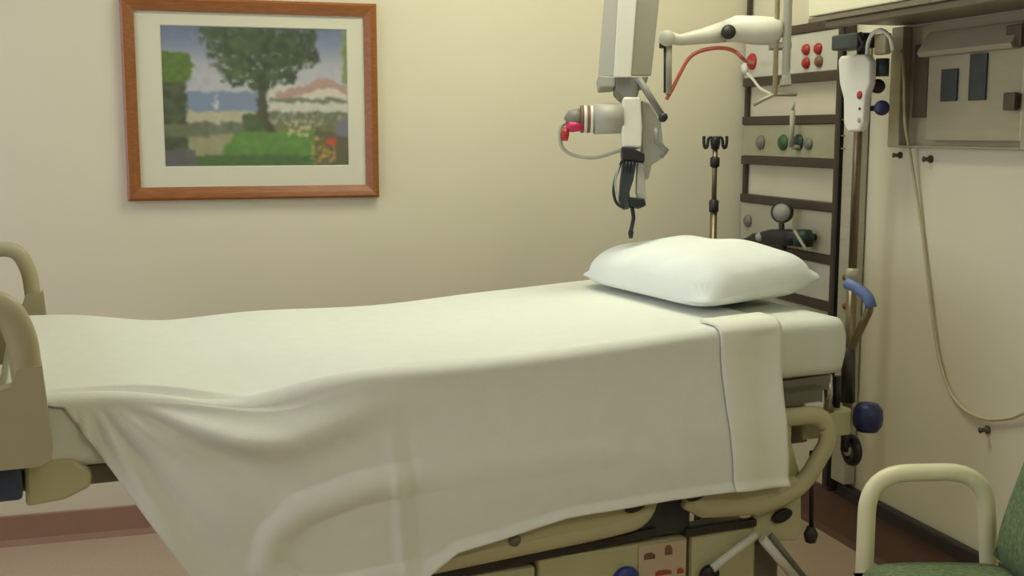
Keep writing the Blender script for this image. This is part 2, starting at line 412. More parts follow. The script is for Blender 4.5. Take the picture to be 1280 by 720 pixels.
# intermediate frame
fr = MB()
fr.box((-0.34, 0.10, 0.56), (1.18, 0.16, 0.62)); fr.box((-0.34, 0.77, 0.56), (1.18, 0.83, 0.62))
for s in (-0.30, 0.1, 0.62, 1.10): fr.box((s, 0.16, 0.565), (s + 0.06, 0.77, 0.615))
for s in (-0.28, 0.66):
    for ww in (0.12, 0.78): fr.box((s, ww, 0.62), (s + 0.05, ww + 0.03, 0.668))
bpart(fr, 'bed_frame', 'bed_frame_grey', bevel=0.006)
# lower chassis
ch = MB(); ch.box((-0.22, 0.13, 0.17), (1.05, 0.80, 0.235))
bpart(ch, 'chassis', 'bed_frame_grey', bevel=0.01)
for s, nm in ((-0.1, 0), (0.72, 1)):
    bpart(MB().tube([(s, 0.20, 0.235), (s + 0.2, 0.20, 0.56)], 0.024, 10), 'lift_arm', 'chrome')
    bpart(MB().tube([(s, 0.73, 0.235), (s + 0.2, 0.73, 0.56)], 0.024, 10), 'lift_arm', 'chrome')
# beige cover panels with controls along the side of the chassis
pn = bpart(MB().box((0.40, 0.03, 0.16), (0.790, 0.13, 0.384)), 'control_panel', 'bed_plastic_panel', bevel=0.008)
bpart(MB().box((0.655, 0.0255, 0.18), (0.784, 0.031, 0.380)), 'panel_plate', 'panel_plate', pn, bevel=0.002)
bpart(MB().lathe([(0, 0), (0.034, 0), (0.036, 0.006), (0.03, 0.014), (0, 0.016)], (0.621, 0.030, 0.300), (0, -1, 0), 24), 'blue_dial', 'blue_plastic', pn)
for (a, b, c, d, mm) in ((0.684, 0.352, 0.030, 0.016, 'ink_brown'), (0.735, 0.360, 0.020, 0.024, 'ink_brown'), (0.722, 0.306, 0.044, 0.013, 'ink_red'), (0.768, 0.304, 0.018, 0.014, 'ink_red'), (0.70, 0.27, 0.022, 0.016, 'ink_red')):
    bpart(MB().prism([(-c/2, -d/2), (c/2, -d/2), (c/2, d*0.1), (c*0.2, d*0.5), (-c*0.3, d*0.5), (-c/2, d*0.2)], (a, 0.0255, b), (1,0,0), (0,0,1), (0,-1,0), 0.0012), 'panel_mark', mm, pn)
bpart(MB().box((-0.20, 0.03, 0.16), (0.393, 0.13, 0.366)), 'cover_panel', 'bed_plastic_panel', bevel=0.008)
bpart(MB().box((0.800, 0.03, 0.16), (0.985, 0.13, 0.386)), 'cover_panel', 'bed_plastic_panel', bevel=0.01)
# white crossed struts and dark pedal hardware at the head end
bpart(MB().tube([(0.845, 0.005, 0.305), (0.965, 0.005, 0.375)], 0.011, 8), 'strut', 'white_plastic')
bpart(MB().tube([(0.985, 0.005, 0.362), (1.085, 0.0, 0.245)], 0.012, 8), 'strut', 'white_plastic')
bpart(MB().tube([(1.015, 0.02, 0.362), (1.12, 0.015, 0.235)], 0.010, 8), 'strut', 'mid_grey')
bpart(MB().lathe([(0, 0), (0.022, 0.002), (0.028, 0.012), (0.02, 0.022), (0, 0.024)], (0.845, 0.028, 0.285), (0, -1, 0), 16), 'pedal_pivot', 'black_plastic')
bpart(MB().box((0.990, 0.06, 0.13), (1.075, 0.30, 0.335)), 'shade_block', 'bed_frame_grey', bevel=0.01)  # block added to stand for the chassis shading between the struts
# end plate behind the head rail, with a dark oval release and a dark strap
ep = bpart(MB().prism([(0.975, 0.66), (0.972, 0.36), (1.02, 0.345), (1.095, 0.335), (1.112, 0.36), (1.105, 0.50), (1.05, 0.66)], (0, 0.02, 0), (1,0,0), (0,0,1), (0,1,0), 0.025), 'rail_bracket', 'bed_plastic_panel', bevel=0.006)
lat = [(0.028*math.cos(a) , 0.016*math.sin(a) + 0.006*math.cos(a)) for a in [2*PI*k/18 for k in range(18)]]
bpart(MB().prism(lat, (1.045, 0.0195, 0.410), (1,0,0), (0,0,1), (0,-1,0), 0.014), 'rail_release', 'black_plastic', ep, bevel=0.003)
bpart(MB().box((1.003, -0.030, 0.535), (1.016, -0.0195, 0.600)), 'rail_badge', 'blue_plastic', bevel=0.003)
bpart(MB().tube([(1.140, 0.03, 0.56), (1.147, 0.03, 0.36)], 0.006, 8), 'pull_strap', 'black_plastic')
bpart(MB().lathe([(0, 0), (0.014, 0.006), (0.018, 0.026), (0.010, 0.046), (0, 0.048)], (1.146, 0.03, 0.318), (0, 0, 1), 14), 'pull_knob', 'dark_steel')
# casters
for s in (-0.16, 1.0):
    for ww in (0.17, 0.76):
        c = bpart(MB().cyl((s, ww - 0.02, 0.065), (s, ww + 0.02, 0.065), 0.065, seg=20), 'caster_wheel', 'black_plastic')
        bpart(MB().box((s - 0.02, ww - 0.032, 0.06), (s + 0.02, ww - 0.022, 0.175)).box((s - 0.02, ww + 0.022, 0.06), (s + 0.02, ww + 0.032, 0.175)), 'caster_fork', 'chrome', c)

# side rails (lowered): moulded loops
def rail_loop(name, pts, r, rr, plate, wpos, label):
    path = round_path([(s, wpos, z) for s, z in pts], rr, 7, closed=True)
    o = bpart(MB().tube(path, r, 12, closed=True, flat=(0.85, 1)), name, 'bed_plastic')
    if plate:
        p = [(s, z) for s, z in plate]
        bpart(MB().prism(p, (0, wpos - 0.014, 0), (1,0,0), (0,0,1), (0,1,0), 0.028), 'rail_panel', 'bed_plastic', o, bevel=0.01)
    o['label'] = label; return o
hr = rail_loop('head_side_rail', [(0.765, 0.668), (1.135, 0.664), (1.165, 0.60), (1.085, 0.484), (0.975, 0.452), (0.775, 0.466)], 0.023, 0.05,
     [(0.745, 0.475), (0.80, 0.443), (0.97, 0.432), (1.07, 0.462), (1.085, 0.50), (1.06, 0.515), (0.76, 0.51)], -0.010, 'cream looped side rail at the head end')
bpart(MB().box((0.985, -0.02, 0.50), (1.045, 0.005, 0.655)), 'rail_post', 'bed_plastic', hr, bevel=0.008)
bpart(MB().prism(lat, (0.775, -0.0245, 0.505), (0.9,0,0), (0,0,0.7), (0,-1,0), 0.006), 'rail_button', 'dark_steel', hr)
FR_PTS = [(-0.16, 0.590), (-0.04, 0.622), (0.10, 0.632), (0.60, 0.64), (0.665, 0.56), (0.655, 0.46), (0.55, 0.448), (-0.11, 0.408), (-0.195, 0.43), (-0.232, 0.485), (-0.215, 0.545)]
frl = rail_loop('foot_side_rail', FR_PTS, 0.022, 0.06,
     [(-0.10, 0.405), (0.0, 0.398), (0.55, 0.432), (0.64, 0.452), (0.66, 0.50), (0.64, 0.53), (-0.08, 0.47)], -0.010, 'cream looped side rail at the foot end')
bpart(MB().prism(lat, (0.615, -0.0245, 0.497), (0.9,0,0), (0,0,0.7), (0,-1,0), 0.006), 'rail_button', 'dark_steel', frl)
bpart(MB().lathe([(0, 0), (0.014, 0), (0.014, 0.006), (0, 0.008)], (0.318, -0.024, 0.458), (0, -1, 0), 14), 'rail_badge', 'mid_grey', frl)
for s0, s1, z0, z1 in ((-0.18, 0.70, 0.362, 0.412), (0.78, 0.98, 0.398, 0.400)):
    bpart(MB().prism([(s0, z0 - 0.012), (s1, z1 - 0.012), (s1, z1 + 0.008), (s0, z0 + 0.008)], (0, 0.02, 0), (1,0,0), (0,0,1), (0,1,0), 0.02), 'rail_track', 'dark_steel', bevel=0.003)
bpart(MB().box((0.64, 0.035, 0.392), (0.80, 0.10, 0.56)), 'rail_arm', 'slot_dark', bevel=0.008)

# wrap-round footboard: two wings with grip openings joined by an end panel
fb = MB()
def wing(wc, th):
    poly = [(-0.80, 0.742), (-0.645, 0.742), (-0.618, 0.752), (-0.615, 0.775), (-0.626, 0.93), (-0.668, 0.925), (-0.68, 0.895), (-0.715, 0.885), (-0.80, 0.895)]
    fb.prism(poly, (0, wc - th/2, 0), (1,0,0), (0,0,1), (0,1,0), th)
    fb.tube(round_path([(-0.80, wc, 1.045), (-0.685, wc, 1.045), (-0.657, wc, 0.985), (-0.650, wc, 0.88)], 0.055, 8), 0.027 if wc < 0.5 else 0.020, 12, flat=(0.75, 1))
wing(-0.055, 0.042); wing(1.0, 0.042)
fb.box((-0.83, -0.076, 0.70), (-0.785, 1.021, 1.05))
bpart(fb, 'footboard', 'footboard_plastic', bevel=0.012, bseg=3)
# foot-end mechanism under the footboard
bpart(MB().prism([(-0.668, 0.646), (-0.60, 0.652), (-0.552, 0.672), (-0.548, 0.70), (-0.58, 0.732), (-0.668, 0.735)], (0, -0.005, 0), (1,0,0), (0,0,1), (0,1,0), 0.30), 'foot_bracket', 'bed_plastic_panel', bevel=0.008)
bpart(MB().box((-0.80, -0.03, 0.668), (-0.672, 0.30, 0.735)), 'foot_control_box', 'slate_blue', bevel=0.008)
bpart(MB().box((-0.56, 0.28, 0.605), (-0.35, 0.32, 0.622)), 'foot_bar', 'white_plastic', bevel=0.004)

# head-end: push handle, blue bumper and roller
ph = bpart(MB().tube(round_path([(1.285, 0.10, 0.66), (1.29, 0.085, 0.80), (1.308, 0.035, 0.915), (1.30, 0.06, 0.950), (1.285, 0.10, 0.965)], 0.03, 6), 0.011, 10), 'push_handle', 'pole_bronze')
bpart(MB().tube(round_path([(1.308, 0.034, 0.912), (1.304, 0.042, 0.940), (1.292, 0.085, 0.962), (1.284, 0.105, 0.966)], 0.02, 6), 0.0145, 12), 'grip', 'blue_grip', ph)
bpart(MB().tube([(1.29, 0.09, 0.66), (1.287, 0.088, 0.80)], [0.02, 0.017], 12), 'handle_sleeve', 'dark_steel', ph)
bpart(MB().box((1.12, 0.04, 0.585), (1.27, 0.12, 0.655)), 'head_bracket', 'bed_plastic_panel', bevel=0.008)
bpart(MB().box((1.02, 0.03, 0.675), (1.17, 0.30, 0.735)), 'motor_box', 'bed_frame_grey', bevel=0.006)
bpart(MB().tube([(1.195, 0.05, 0.745), (1.205, 0.05, 0.65)], 0.012, 10), 'pivot_rod', 'chrome')
bpart(MB().tube([(1.225, 0.05, 0.74), (1.225, 0.05, 0.66)], 0.010, 10), 'pivot_rod', 'black_plastic')
bpart(MB().box((1.11, 0.02, 0.648), (1.165, 0.05, 0.685)), 'latch', 'white_plastic', bevel=0.006)
bpart(MB().lathe([(0, -0.035), (0.026, -0.035), (0.036, -0.02), (0.038, 0.0), (0.036, 0.02), (0.024, 0.035), (0, 0.035)], (1.30, 0.02, 0.634), (0, 0, 1), 20), 'blue_bumper', 'navy_plastic')
rg = bpart(MB().tube([Vector((1.285 + 0.004*math.cos(a), 0.06 + 0.030*math.cos(a), 0.54 + 0.030*math.sin(a))) for a in [2*PI*k/24 for k in range(24)]], 0.012, 10, closed=True), 'bumper_roller', 'black_plastic')
bpart(MB().lathe([(0, 0), (0.016, 0), (0.014, 0.012), (0, 0.014)], (1.28, 0.06, 0.54), (-1, 0, 0), 14), 'roller_hub', 'grey_plastic', rg)
bpart(MB().tube([(1.265, 0.06, 0.54), (1.265, 0.06, 0.60)], 0.012, 8), 'roller_bracket', 'dark_steel', rg)

# ---- mattress
def mattress():
    mb = MB(); n = 60; r = 0.030
    def ring(s, inset, dz):
        zt, zb = ztop(s) - dz, ztop(s) - 0.143 + dz; w0, w1 = inset, W_ - inset
        pts = []
        for cx, cz, a0 in ((w0 + r, zt - r, PI/2), (w0 + r, zb + r, PI), (w1 - r, zb + r, 1.5*PI), (w1 - r, zt - r, 2*PI)):
            for k in range(5): a = a0 + (PI/2)*k/4; pts.append((cx + r*math.cos(a), cz + r*math.sin(a)))
        n_ = 12   # points across the top so that it can sag
        pts += [(lerp(w1 - r, w0 + r, k / n_), zt) for k in range(1, n_)]
        mid = (zt + zb) / 2
        return [(s, p, q - (sag(s, p) + 0.001 if q > mid else 0)) for p, q in pts]
    rings = []
    for i in range(n + 1):
        s = lerp(S0, S1, i / n)
        e = min(s - S0, S1 - s); q = 0.0
        if e < 0.05: q = 0.035 * (1 - math.sqrt(max(0, 1 - (1 - e/0.05)**2)))
        rings.append(ring(s, q, q * 0.7))
    m = len(rings[0]); vs = [p for rr in rings for p in rr]; fs = []
    for i in range(n):
        for k in range(m): l = (k+1) % m; fs.append((i*m+k, i*m+l, (i+1)*m+l, (i+1)*m+k))
    mb.add(vs, fs, True)
    mb.f += [tuple(range(m)), tuple(n*m + k for k in range(m))[::-1]]; mb.sm += [False, False]
    o = mb.build('mattress', 'mattress_cover', frame=BEDM)
    tag(o, 'pale mattress in a fitted sheet, head corner showing beside the pillow', 'mattress')
mattress()

# ---- top sheet
def seg_d(p, a, b):
    ax, az = a; bx, bz = b; px, pz = p
    dx, dz = bx - ax, bz - az; t = max(0, min(1, ((px-ax)*dx + (pz-az)*dz) / (dx*dx + dz*dz)))
    return math.hypot(px - ax - t*dx, pz - az - t*dz)
def rail_relief(s, z):
    d = min(seg_d((s, z), FR_PTS[i], FR_PTS[(i+1) % len(FR_PTS)]) for i in range(len(FR_PTS)))
    d2 = seg_d((s, z), (0.76, 0.665), (1.13, 0.665))
    return max(0.0, 1 - (min(d, d2) / 0.036)**2)
ZH = [(-0.5, 0.40), (-0.33, 0.385), (-0.12, 0.395), (-0.01, 0.44), (0.03, 0.458), (0.34, 0.503), (0.60, 0.512), (0.82, 0.514), (1.01, 0.508)]
def s_left(z): return -0.615 + (0.87 - z) * 0.62 if z < 0.87 else -0.615 - (z - 0.87) * 2
def sheet_pt(a, q, off=0.0, sa=None, sb=1.003, lift=0.0):
    """a: 0 foot .. 1 head; q: -1 far hem .. 0 near top edge (1 = near hem); returns a point of the draped sheet"""
    r = 0.024
    if q <= 0:     # far drape and top
        sl = -0.70 if sa is None else sa
        s = lerp(sl, sb, a); zt = ztop(s) + 0.006 + off
        if q < -0.85:
            k = (-q - 0.85) / 0.15
            return (s, W_ + 0.006 + off + 0.015 * sm(k), zt - sag(s, W_) - 0.012 - 0.30 * k)
        w = lerp(r, W_ - 0.0, -q / 0.85)
        zt -= sag(s, w)
        zt -= 0.012 * max(0, (w - W_ + 0.05) / 0.05)**2
        zt += 0.0025 * math.sin(s * 9 + 3 * w) * (1 - sm(s, 0.5, 0.8))
        zt += 0.022 * sm(w, 0.45, 0.85) * (1 - sm(s, -0.60, -0.30))
        return (s, w, zt)
    st = lerp(-0.6 if sa is None else sa, sb, a)
    zh = interp(st, ZH); zt = ztop(st) + 0.006 + off - sag(st, 0.0)
    arcq = 0.14
    if q < arcq:
        an = q / arcq * PI / 2
        s0 = s_left(zt) if sa is None else sa
        s0 = lerp(-0.70 if sa is None else sa, s0, q / arcq)
        s = lerp(s0, sb, a)
        return (s, r - (r + 0.006 + off) * math.sin(an), zt - r * (1 - math.cos(an)))
    g = (q - arcq) / (1 - arcq); z = lerp(zt - r, zh, g)
    s0 = s_left(z) if sa is None else sa
    s = lerp(s0, sb, a)
    out = 0.006 + off + 0.042 * (1 - sm(z, 0.56, 0.84))
    out += (0.003 + 0.011 * (1 - sm(s, -0.02, 0.16))) * rail_relief(s, z) * (1 - sm(z, 0.62, 0.74))
    rho = math.hypot(s + 0.56, z - 0.88); phi = math.atan2(0.88 - z, s + 0.56)
    fan = math.sin(phi * 17 + 0.6) * 0.6 + math.sin(phi * 29 + rho * 3) * 0.35
    out += 0.014 * fan * sm(rho, 0.02, 0.14) * (1 - sm(rho, 0.25, 0.62)) * sm(g, 0.0, 0.10)
    out += 0.034 * math.exp(-((s + 0.22) / 0.19)**2) * math.exp(-((g - 0.13) / 0.09)**2)     # slack swag under the top edge
    for sc, wd, am in ((0.045, 0.012, 0.007), (0.085, 0.010, -0.005), (0.40, 0.05, 0.004), (0.72, 0.04, 0.004)):
        out += am * math.exp(-((s - sc - 0.03*(g-.5)) / wd)**2) * sm(g, 0.15, 0.55)
    out += 0.003 * math.sin(s * 21 + 4 * z) * g
    out += 0.010 * sm(g, 0.93, 1.0)
    return (s, -out, z)
def sheet_mesh(qs, na, **k):
    mb = MB(); vs = [sheet_pt(i / na, q, **k) for q in qs for i in range(na + 1)]; fs = []
    for j in range(len(qs) - 1):
        for i in range(na):
            a = j*(na+1) + i; fs.append((a, a+1, a+na+2, a+na+1))
    return mb.add(vs, fs, True)
qs = [-1 + 0.15*i/8 for i in range(8)] + [-0.85 + 0.85*i/44 for i in range(44)] + [0.14*i/10 for i in range(10)] + [0.14 + 0.86*i/110 for i in range(111)]
sheet = sheet_mesh(qs, 230).build('bed_sheet', 'linen', frame=BEDM, solid=0.002, origin=Vector((0.15, 0.46, 0.385)))
tag(sheet, 'white sheet spread over the bed, hanging down its near side', 'sheet')
qc = [-0.05 + 0.05*i/6 for i in range(6)] + [0.14*i/10 for i in range(10)] + [0.14 + 0.855*i/60 for i in range(61)]
cuff = MB()
na = 22; vs = []; fs = []
for q in qc:
    for i in range(na + 1):
        lo = 0.838 + 0.022 * max(0, q)
        p = Vector(sheet_pt(i / na, q, off=0.006, sa=lo, sb=1.006 + 0.004*max(0, q)))
        e = min(i, na - i) / na
        vs.append(p + Vector((0, -0.004*math.sin(i/na*PI*2.2), 0)) if q > .14 else p)
for j in range(len(qc) - 1):
    for i in range(na): a = j*(na+1) + i; fs.append((a, a+1, a+na+2, a+na+1))
cuff.add(vs, fs, True)
o = cuff.build('turned_down_cuff', 'linen_cuff', sheet, local=True, solid=0.006)
o.data.transform(Matrix.Translation(-Vector((0.15, 0.46, 0.385)))); o['label'] = 'folded sheet border at the head end'

# ---- pillow
def pillow():
    c = [Vector((0.865, 0.105)), Vector((1.27, 0.175)), Vector((1.235, 0.83)), Vector((0.835, 0.80))]
    mb = MB(); n = 46; top = []; bot = []
    for j in range(n + 1):
        for i in range(n + 1):
            u, v = i / n, j / n; U, V = 2*u - 1, 2*v - 1
            # edges pulled in between the corners
            pu, pv = U * (1 - 0.045 * (1 - V*V)), V * (1 - 0.03 * (1 - U*U))
            ck = 1 - 0.075 * (1.25 - u) * (abs(U)**5) * (abs(V)**5); pu *= ck; pv *= ck
            a, b = (pu + 1)/2, (pv + 1)/2
            p = c[0]*(1-a)*(1-b) + c[1]*a*(1-b) + c[2]*a*b + c[3]*(1-a)*b
            e1 = max(0, (1 - abs(U)**3.2)) ** 0.5 * max(0, (1 - abs(V)**4.2)) ** 0.5
            rr = min(1, (abs(U)**6 + abs(V)**6) ** (1/6)); e2 = max(0, 1 - rr**3.4) ** 0.5
            e = lerp(e1, e2, 0.75 * (1 - 0.6*u))
            wr = 0.004 * math.sin(7*u + 5*v) * e + 0.003 * math.sin(17*v - 6*u) * e + 0.0035*math.sin(23*(u+v))*e*(1-e)*3
            base = ztop(p.x) + 0.016
            lift = 0.032 * u * (1 - v) ** 1.2 + 0.006 * (1 - sm(min(u, 1-u, v, 1-v) , 0, 0.18))
            top.append((p.x, p.y, base + 0.024 + lift + 0.108 * e + wr))
            bot.append((p.x, p.y, base + 0.022 + lift - (0.022 + lift) * min(1, e * 1.15)))
    N = n + 1; fs = []
    for j in range(n):
        for i in range(n):
            a = j*N + i; fs.append((a, a+1, a+N+1, a+N)); fs.append(tuple(N*N + k for k in (a, a+N, a+N+1, a+1)))
    edge = [(i, 0) for i in range(n)] + [(n, j) for j in range(n)] + [(n-i, n) for i in range(n)] + [(0, n-j) for j in range(n)]
    ids = [j*N + i for i, j in edge]
    for a, b in zip(ids, ids[1:] + ids[:1]): fs.append((a, N*N + a, N*N + b, b))
    o = mb.add(top + bot, fs, True).build('pillow', 'pillow_linen', frame=BEDM)
    tag(o, 'plump white pillow at the head of the bed', 'pillow')
pillow()

# ================================================================== RIGHT WALL: rack of outlet panels in the corner
RX = 2.125     # back of rack just off the wall
rack = thing('equipment_rack', 'dark brown ladder-like wall rack holding outlet panels in the corner', 'rack', (XR, 3.63, 0.08))
YL0, YR0 = 3.965, 3.30
MB().box((2.112, YL0 + 0.004, 0.16), (RX, YL0 + 0.026, 2.3)).build('post', 'rack_brown', rack, bevel=0.003)
MB().box((2.085, YR0 - 0.018, 0.16), (RX, YR0 + 0.024, 1.73)).build('post', 'rack_brown', rack, bevel=0.003)
MB().box((2.078, YR0 - 0.020, 0.18), (2.085, YR0 - 0.006, 1.73)).build('post_trim', 'bumper_black', rack)
RZ = [1.697, 1.532, 1.392, 1.246, 1.104, 0.930, 0.775, 0.60]
for z in RZ:
    MB().box((2.092, YR0 + 0.024, z - 0.015), (RX, YL0 + 0.004, z + 0.015)).build('rail', 'rack_brown', rack, bevel=0.003)
def outlet(parent, y, z, r, m, x=2.098, d=0.014):
    o = MB().lathe([(0, 0), (r, 0), (r, d*0.5), (r*0.8, d*0.6), (r*0.75, d), (0, d)], (x, y, z), (-1, 0, 0), 16).build('outlet', m, parent)
    return o
def panel(z0, z1, m, y0=YR0 + 0.026, y1=YL0 + 0.003):
    return MB().box((2.098, y0, z0), (2.120, y1, z1)).build('outlet_panel', m, rack, bevel=0.003)
p1 = panel(RZ[1] + 0.016, RZ[0] - 0.016, 'outlet_panel_white')
for px, py in ((1009, 62), (1024, 61), (1009, 79), (1025, 77)):
    c = at_x(px, py, 2.098); outlet(rack, c.y, c.z, 0.019, 'red_plastic' if (px, py) != (1025, 77) else 'ink_brown')
c = at_x(941, 77, 2.098); outlet(rack, c.y, c.z, 0.03, 'red_plastic')
c = at_x(932, 86, 2.098); outlet(rack, c.y, c.z, 0.022, 'white_plastic')
p2 = panel(RZ[3] + 0.016, RZ[2] - 0.016, 'outlet_panel_green')
for px, py, m, r in ((952, 178, 'mid_grey', 0.026), (980, 178, 'green_plastic', 0.028), (999, 178, 'dark_green', 0.028), (1012, 180, 'mid_grey', 0.02)):
    c = at_x(px, py, 2.098); outlet(rack, c.y, c.z, r, m)
c0, c1 = at_x(991, 138, 2.06), at_x(989, 184, 2.06)
MB().tube([c0, c1], 0.009, 10).cyl(at_x(993, 128, 2.06), c0, 0.004, 0.005).build('outlet_adapter', 'grey_plastic', rack)
MB().tube([c1, Vector((2.10, c1.y, c1.z))], 0.008, 8).build('outlet_adapter', 'grey_plastic', rack)
p3 = panel(RZ[5] + 0.016, RZ[4] - 0.016, 'outlet_panel')
c = at_x(936, 276, 2.098); outlet(rack, c.y, c.z, 0.024, 'mid_grey')
p4 = panel(RZ[6] + 0.016, RZ[5] - 0.016, 'outlet_panel_white')
c = at_x(996, 336, 2.098); outlet(rack, c.y, c.z, 0.032, 'black_plastic')
panel(RZ[7] + 0.016, RZ[6] - 0.016, 'outlet_panel')
# regulator with round gauge hanging on the third panel
g0 = at_x(977, 265, 2.03)
reg = thing('vacuum_regulator', 'dark suction regulator with round gauge plugged into rack', 'regulator', (2.06, g0.y, g0.z - 0.2))
nrm = Vector((-0.75, -0.66, 0.05)).normalized()
gg = MB().lathe([(0, -0.022), (0.033, -0.022), (0.038, -0.015), (0.038, 0.004), (0.034, 0.008), (0.030, 0.004)], g0, nrm, 24).build('gauge', 'dark_steel', reg)
MB().lathe([(0, 0.0045), (0.031, 0.0045), (0.031, 0.003)], g0, nrm, 24).build('gauge_face', 'grey_plastic', reg)
a, b = at_x(977, 279, 2.03), at_x(977, 296, 2.03)
MB().tube([a, b], 0.010, 10).build('gauge_stem', 'black_plastic', reg)
a, b = at_x(948, 300, 2.04), at_x(1000, 297, 2.04)
MB().tube([at_x(930, 303, 2.06), at_x(940, 300, 2.04), a, at_x(965, 297, 2.035), at_x(985, 297, 2.035), b], [0.014, 0.018, 0.026, 0.030, 0.030, 0.024], 14).build('body', 'black_plastic', reg)
MB().tube([at_x(941, 294, 2.015), at_x(952, 293, 2.01), at_x(960, 297, 2.015)], 0.007, 8).build('valve_lever', 'navy_plastic', reg)
MB().lathe([(0, 0), (0.014, 0.004), (0.016, 0.014), (0.008, 0.022), (0, 0.022)], at_x(951, 296, 2.015), nrm, 14).build('valve_button', 'grey_plastic', reg)
MB().lathe([(0, 0), (0.032, 0.0), (0.036, 0.03), (0.026, 0.055), (0, 0.058)], at_x(1004, 306, 2.05) - Vector((0,0,0.005)), (0, 0, 1), 18).build('knob', 'dark_green', reg)
MB().tube([at_x(993, 288, 2.0), at_x(1008, 313, 2.0)], 0.005, 8).build('lever', 'grey_plastic', reg)
MB().tube([at_x(980, 303, 2.04), at_x(979, 320, 2.04), at_x(981, 345, 2.04)], 0.010, 10).build('hose', 'dark_steel', reg)
MB().tube([b, Vector((2.10, b.y, b.z))], 0.012, 10).build('connector', 'dark_steel', reg)
MB().tube(smooth_path([at_x(931, 303, 2.06), at_x(927, 310, 2.06), at_x(922, 318, 2.06), at_x(924, 330, 2.07)], 6), 0.006, 8).build('tube', 'navy_plastic', reg)

# steel raceway beside the rack
rc = thing('wall_raceway', 'tall narrow grey metal wall channel right of the rack', 'raceway', (XR, 3.235, 0.1))
MB().box((2.085, 3.192, 0.21), (2.125, 3.272, 1.655)).build('channel', 'brushed_steel', rc, bevel=0.004)
for py in (347, 383, 470):
    c = at_x(1056, py, 2.085); MB().lathe([(0, 0), (0.010, 0), (0.008, 0.005), (0, 0.006)], c, (-1, 0, 0), 12).build('screw', 'ink_brown', rc)
for py in (150, 170, 186):
    c = at_x(1054, py, 2.085); MB().box(c + Vector((-0.003, -0.012, -0.001)), c + Vector((0, 0.012, 0.003))).build('slot', 'mid_grey', rc)

# steel pole with clamps in front of the raceway
pole = thing('equipment_pole', 'bronze metal pole clamped to the wall beside the rack', 'pole', (2.0, 3.06, 0.42))
PX, PY = 2.0, 3.06
MB().tube([(PX, PY, 0.42), (PX, PY, 0.92)], 0.016, 14).build('lower_tube', 'pole_bronze', pole)
MB().tube([(PX, PY, 0.92), (PX, PY, 1.62)], 0.013, 14).build('upper_tube', 'pole_bronze', pole)
MB().lathe([(0.013, 0), (0.021, 0.004), (0.021, 0.04), (0.013, 0.045)], (PX, PY, 0.895), (0, 0, 1), 16).build('collar', 'brushed_steel', pole)
for z in (0.50, 1.58):
    MB().tube([(PX, PY, z), (2.090, 3.215, z)], 0.010, 10).build('wall_bracket', 'dark_steel', pole)
c = at_x(1050, 36, 1.99)
MB().box((1.965, 3.03, 1.595), (2.03, 3.17, 1.640)).build('top_clamp', 'slot_dark', pole, bevel=0.006)
MB().tube([at_x(1075, 42, 1.97), at_x(1080, 55, 1.97), at_x(1074, 66, 1.97)], 0.008, 8).build('hook', 'black_plastic', pole)
for px, py, m, r in ((1103, 83, 'slot_dark', 0.018), (1097, 108, 'dark_steel', 0.020), (1102, 135, 'navy_plastic', 0.021)):
    c = at_x(px, py, 1.99); L = 0.045 if py == 83 else 0.0
    kb = MB()
    if L: kb.tube([c + Vector((0, 0, -0.028)), c + Vector((0, 0, 0.022))], 0.019, 14)
    else: kb.lathe([(0, -0.02), (r, -0.018), (r*1.05, 0.012), (r*0.7, 0.02), (0, 0.02)], c, (-0.5, -0.85, 0), 14)
    kb.build('clamp_knob', m, pole)
MB().tube([Vector((PX, PY, at_x(1102, 135, 1.99).z)), at_x(1100, 135, 1.99)], 0.008, 8).build('knob_stem', 'dark_steel', pole)
MB().tube([Vector((PX, PY, at_x(1103, 86, 1.99).z)), at_x(1101, 86, 1.99)], 0.008, 8).build('knob_stem', 'dark_steel', pole)

# white call handset
hs = thing('call_handset', 'white nurse call handset with red button hanging on the pole', 'handset', at_x(1077, 165, 1.965))
hx = 1.965
out = [(1060, 70), (1090, 68), (1097, 76), (1096, 104), (1090, 122), (1088, 152), (1084, 164), (1069, 165), (1064, 154), (1064, 124), (1059, 105), (1057, 76)]
pl = [at_x(x, y, hx) for x, y in out]; o0 = pl[0]
poly = [(-(p.y - o0.y), p.z - o0.z) for p in pl]
MB().prism(poly, o0, (0, -1, 0), (0, 0, 1), (-1, 0, 0), 0.028).build('body', 'white_plastic', hs, bevel=0.008, bseg=3)
c = at_x(1075, 119, hx - 0.028); MB().lathe([(0, 0), (0.012, 0), (0.011, 0.004), (0, 0.006)], c, (-1, 0, 0), 16).build('call_button', 'red_plastic', hs)
c = at_x(1075, 136, hx - 0.028); MB().lathe([(0, 0), (0.004, 0), (0.004, 0.003), (0, 0.004)], c, (-1, 0, 0), 12).build('button', 'black_plastic', hs)
c = at_x(1074, 150, hx - 0.028); MB().lathe([(0, 0), (0.008, 0), (0.008, 0.002), (0, 0.003)], c, (-1, 0, 0), 12).build('button', 'grey_plastic', hs)
MB().tube(smooth_path([at_x(1084, 70, hx), at_x(1085, 55, hx), at_x(1091, 42, hx), at_x(1103, 38, hx), at_x(1113, 48, hx), at_x(1116, 62, hx+.02)], 6), 0.006, 8).build('strap', 'white_plastic', hs)
c = at_x(1104, 55, 2.0)
MB().box(c + Vector((-0.012, -0.026, -0.030)), c + Vector((0.012, 0.030, 0.030))).build('strap_holder', 'cord_cream', hs, bevel=0.006)

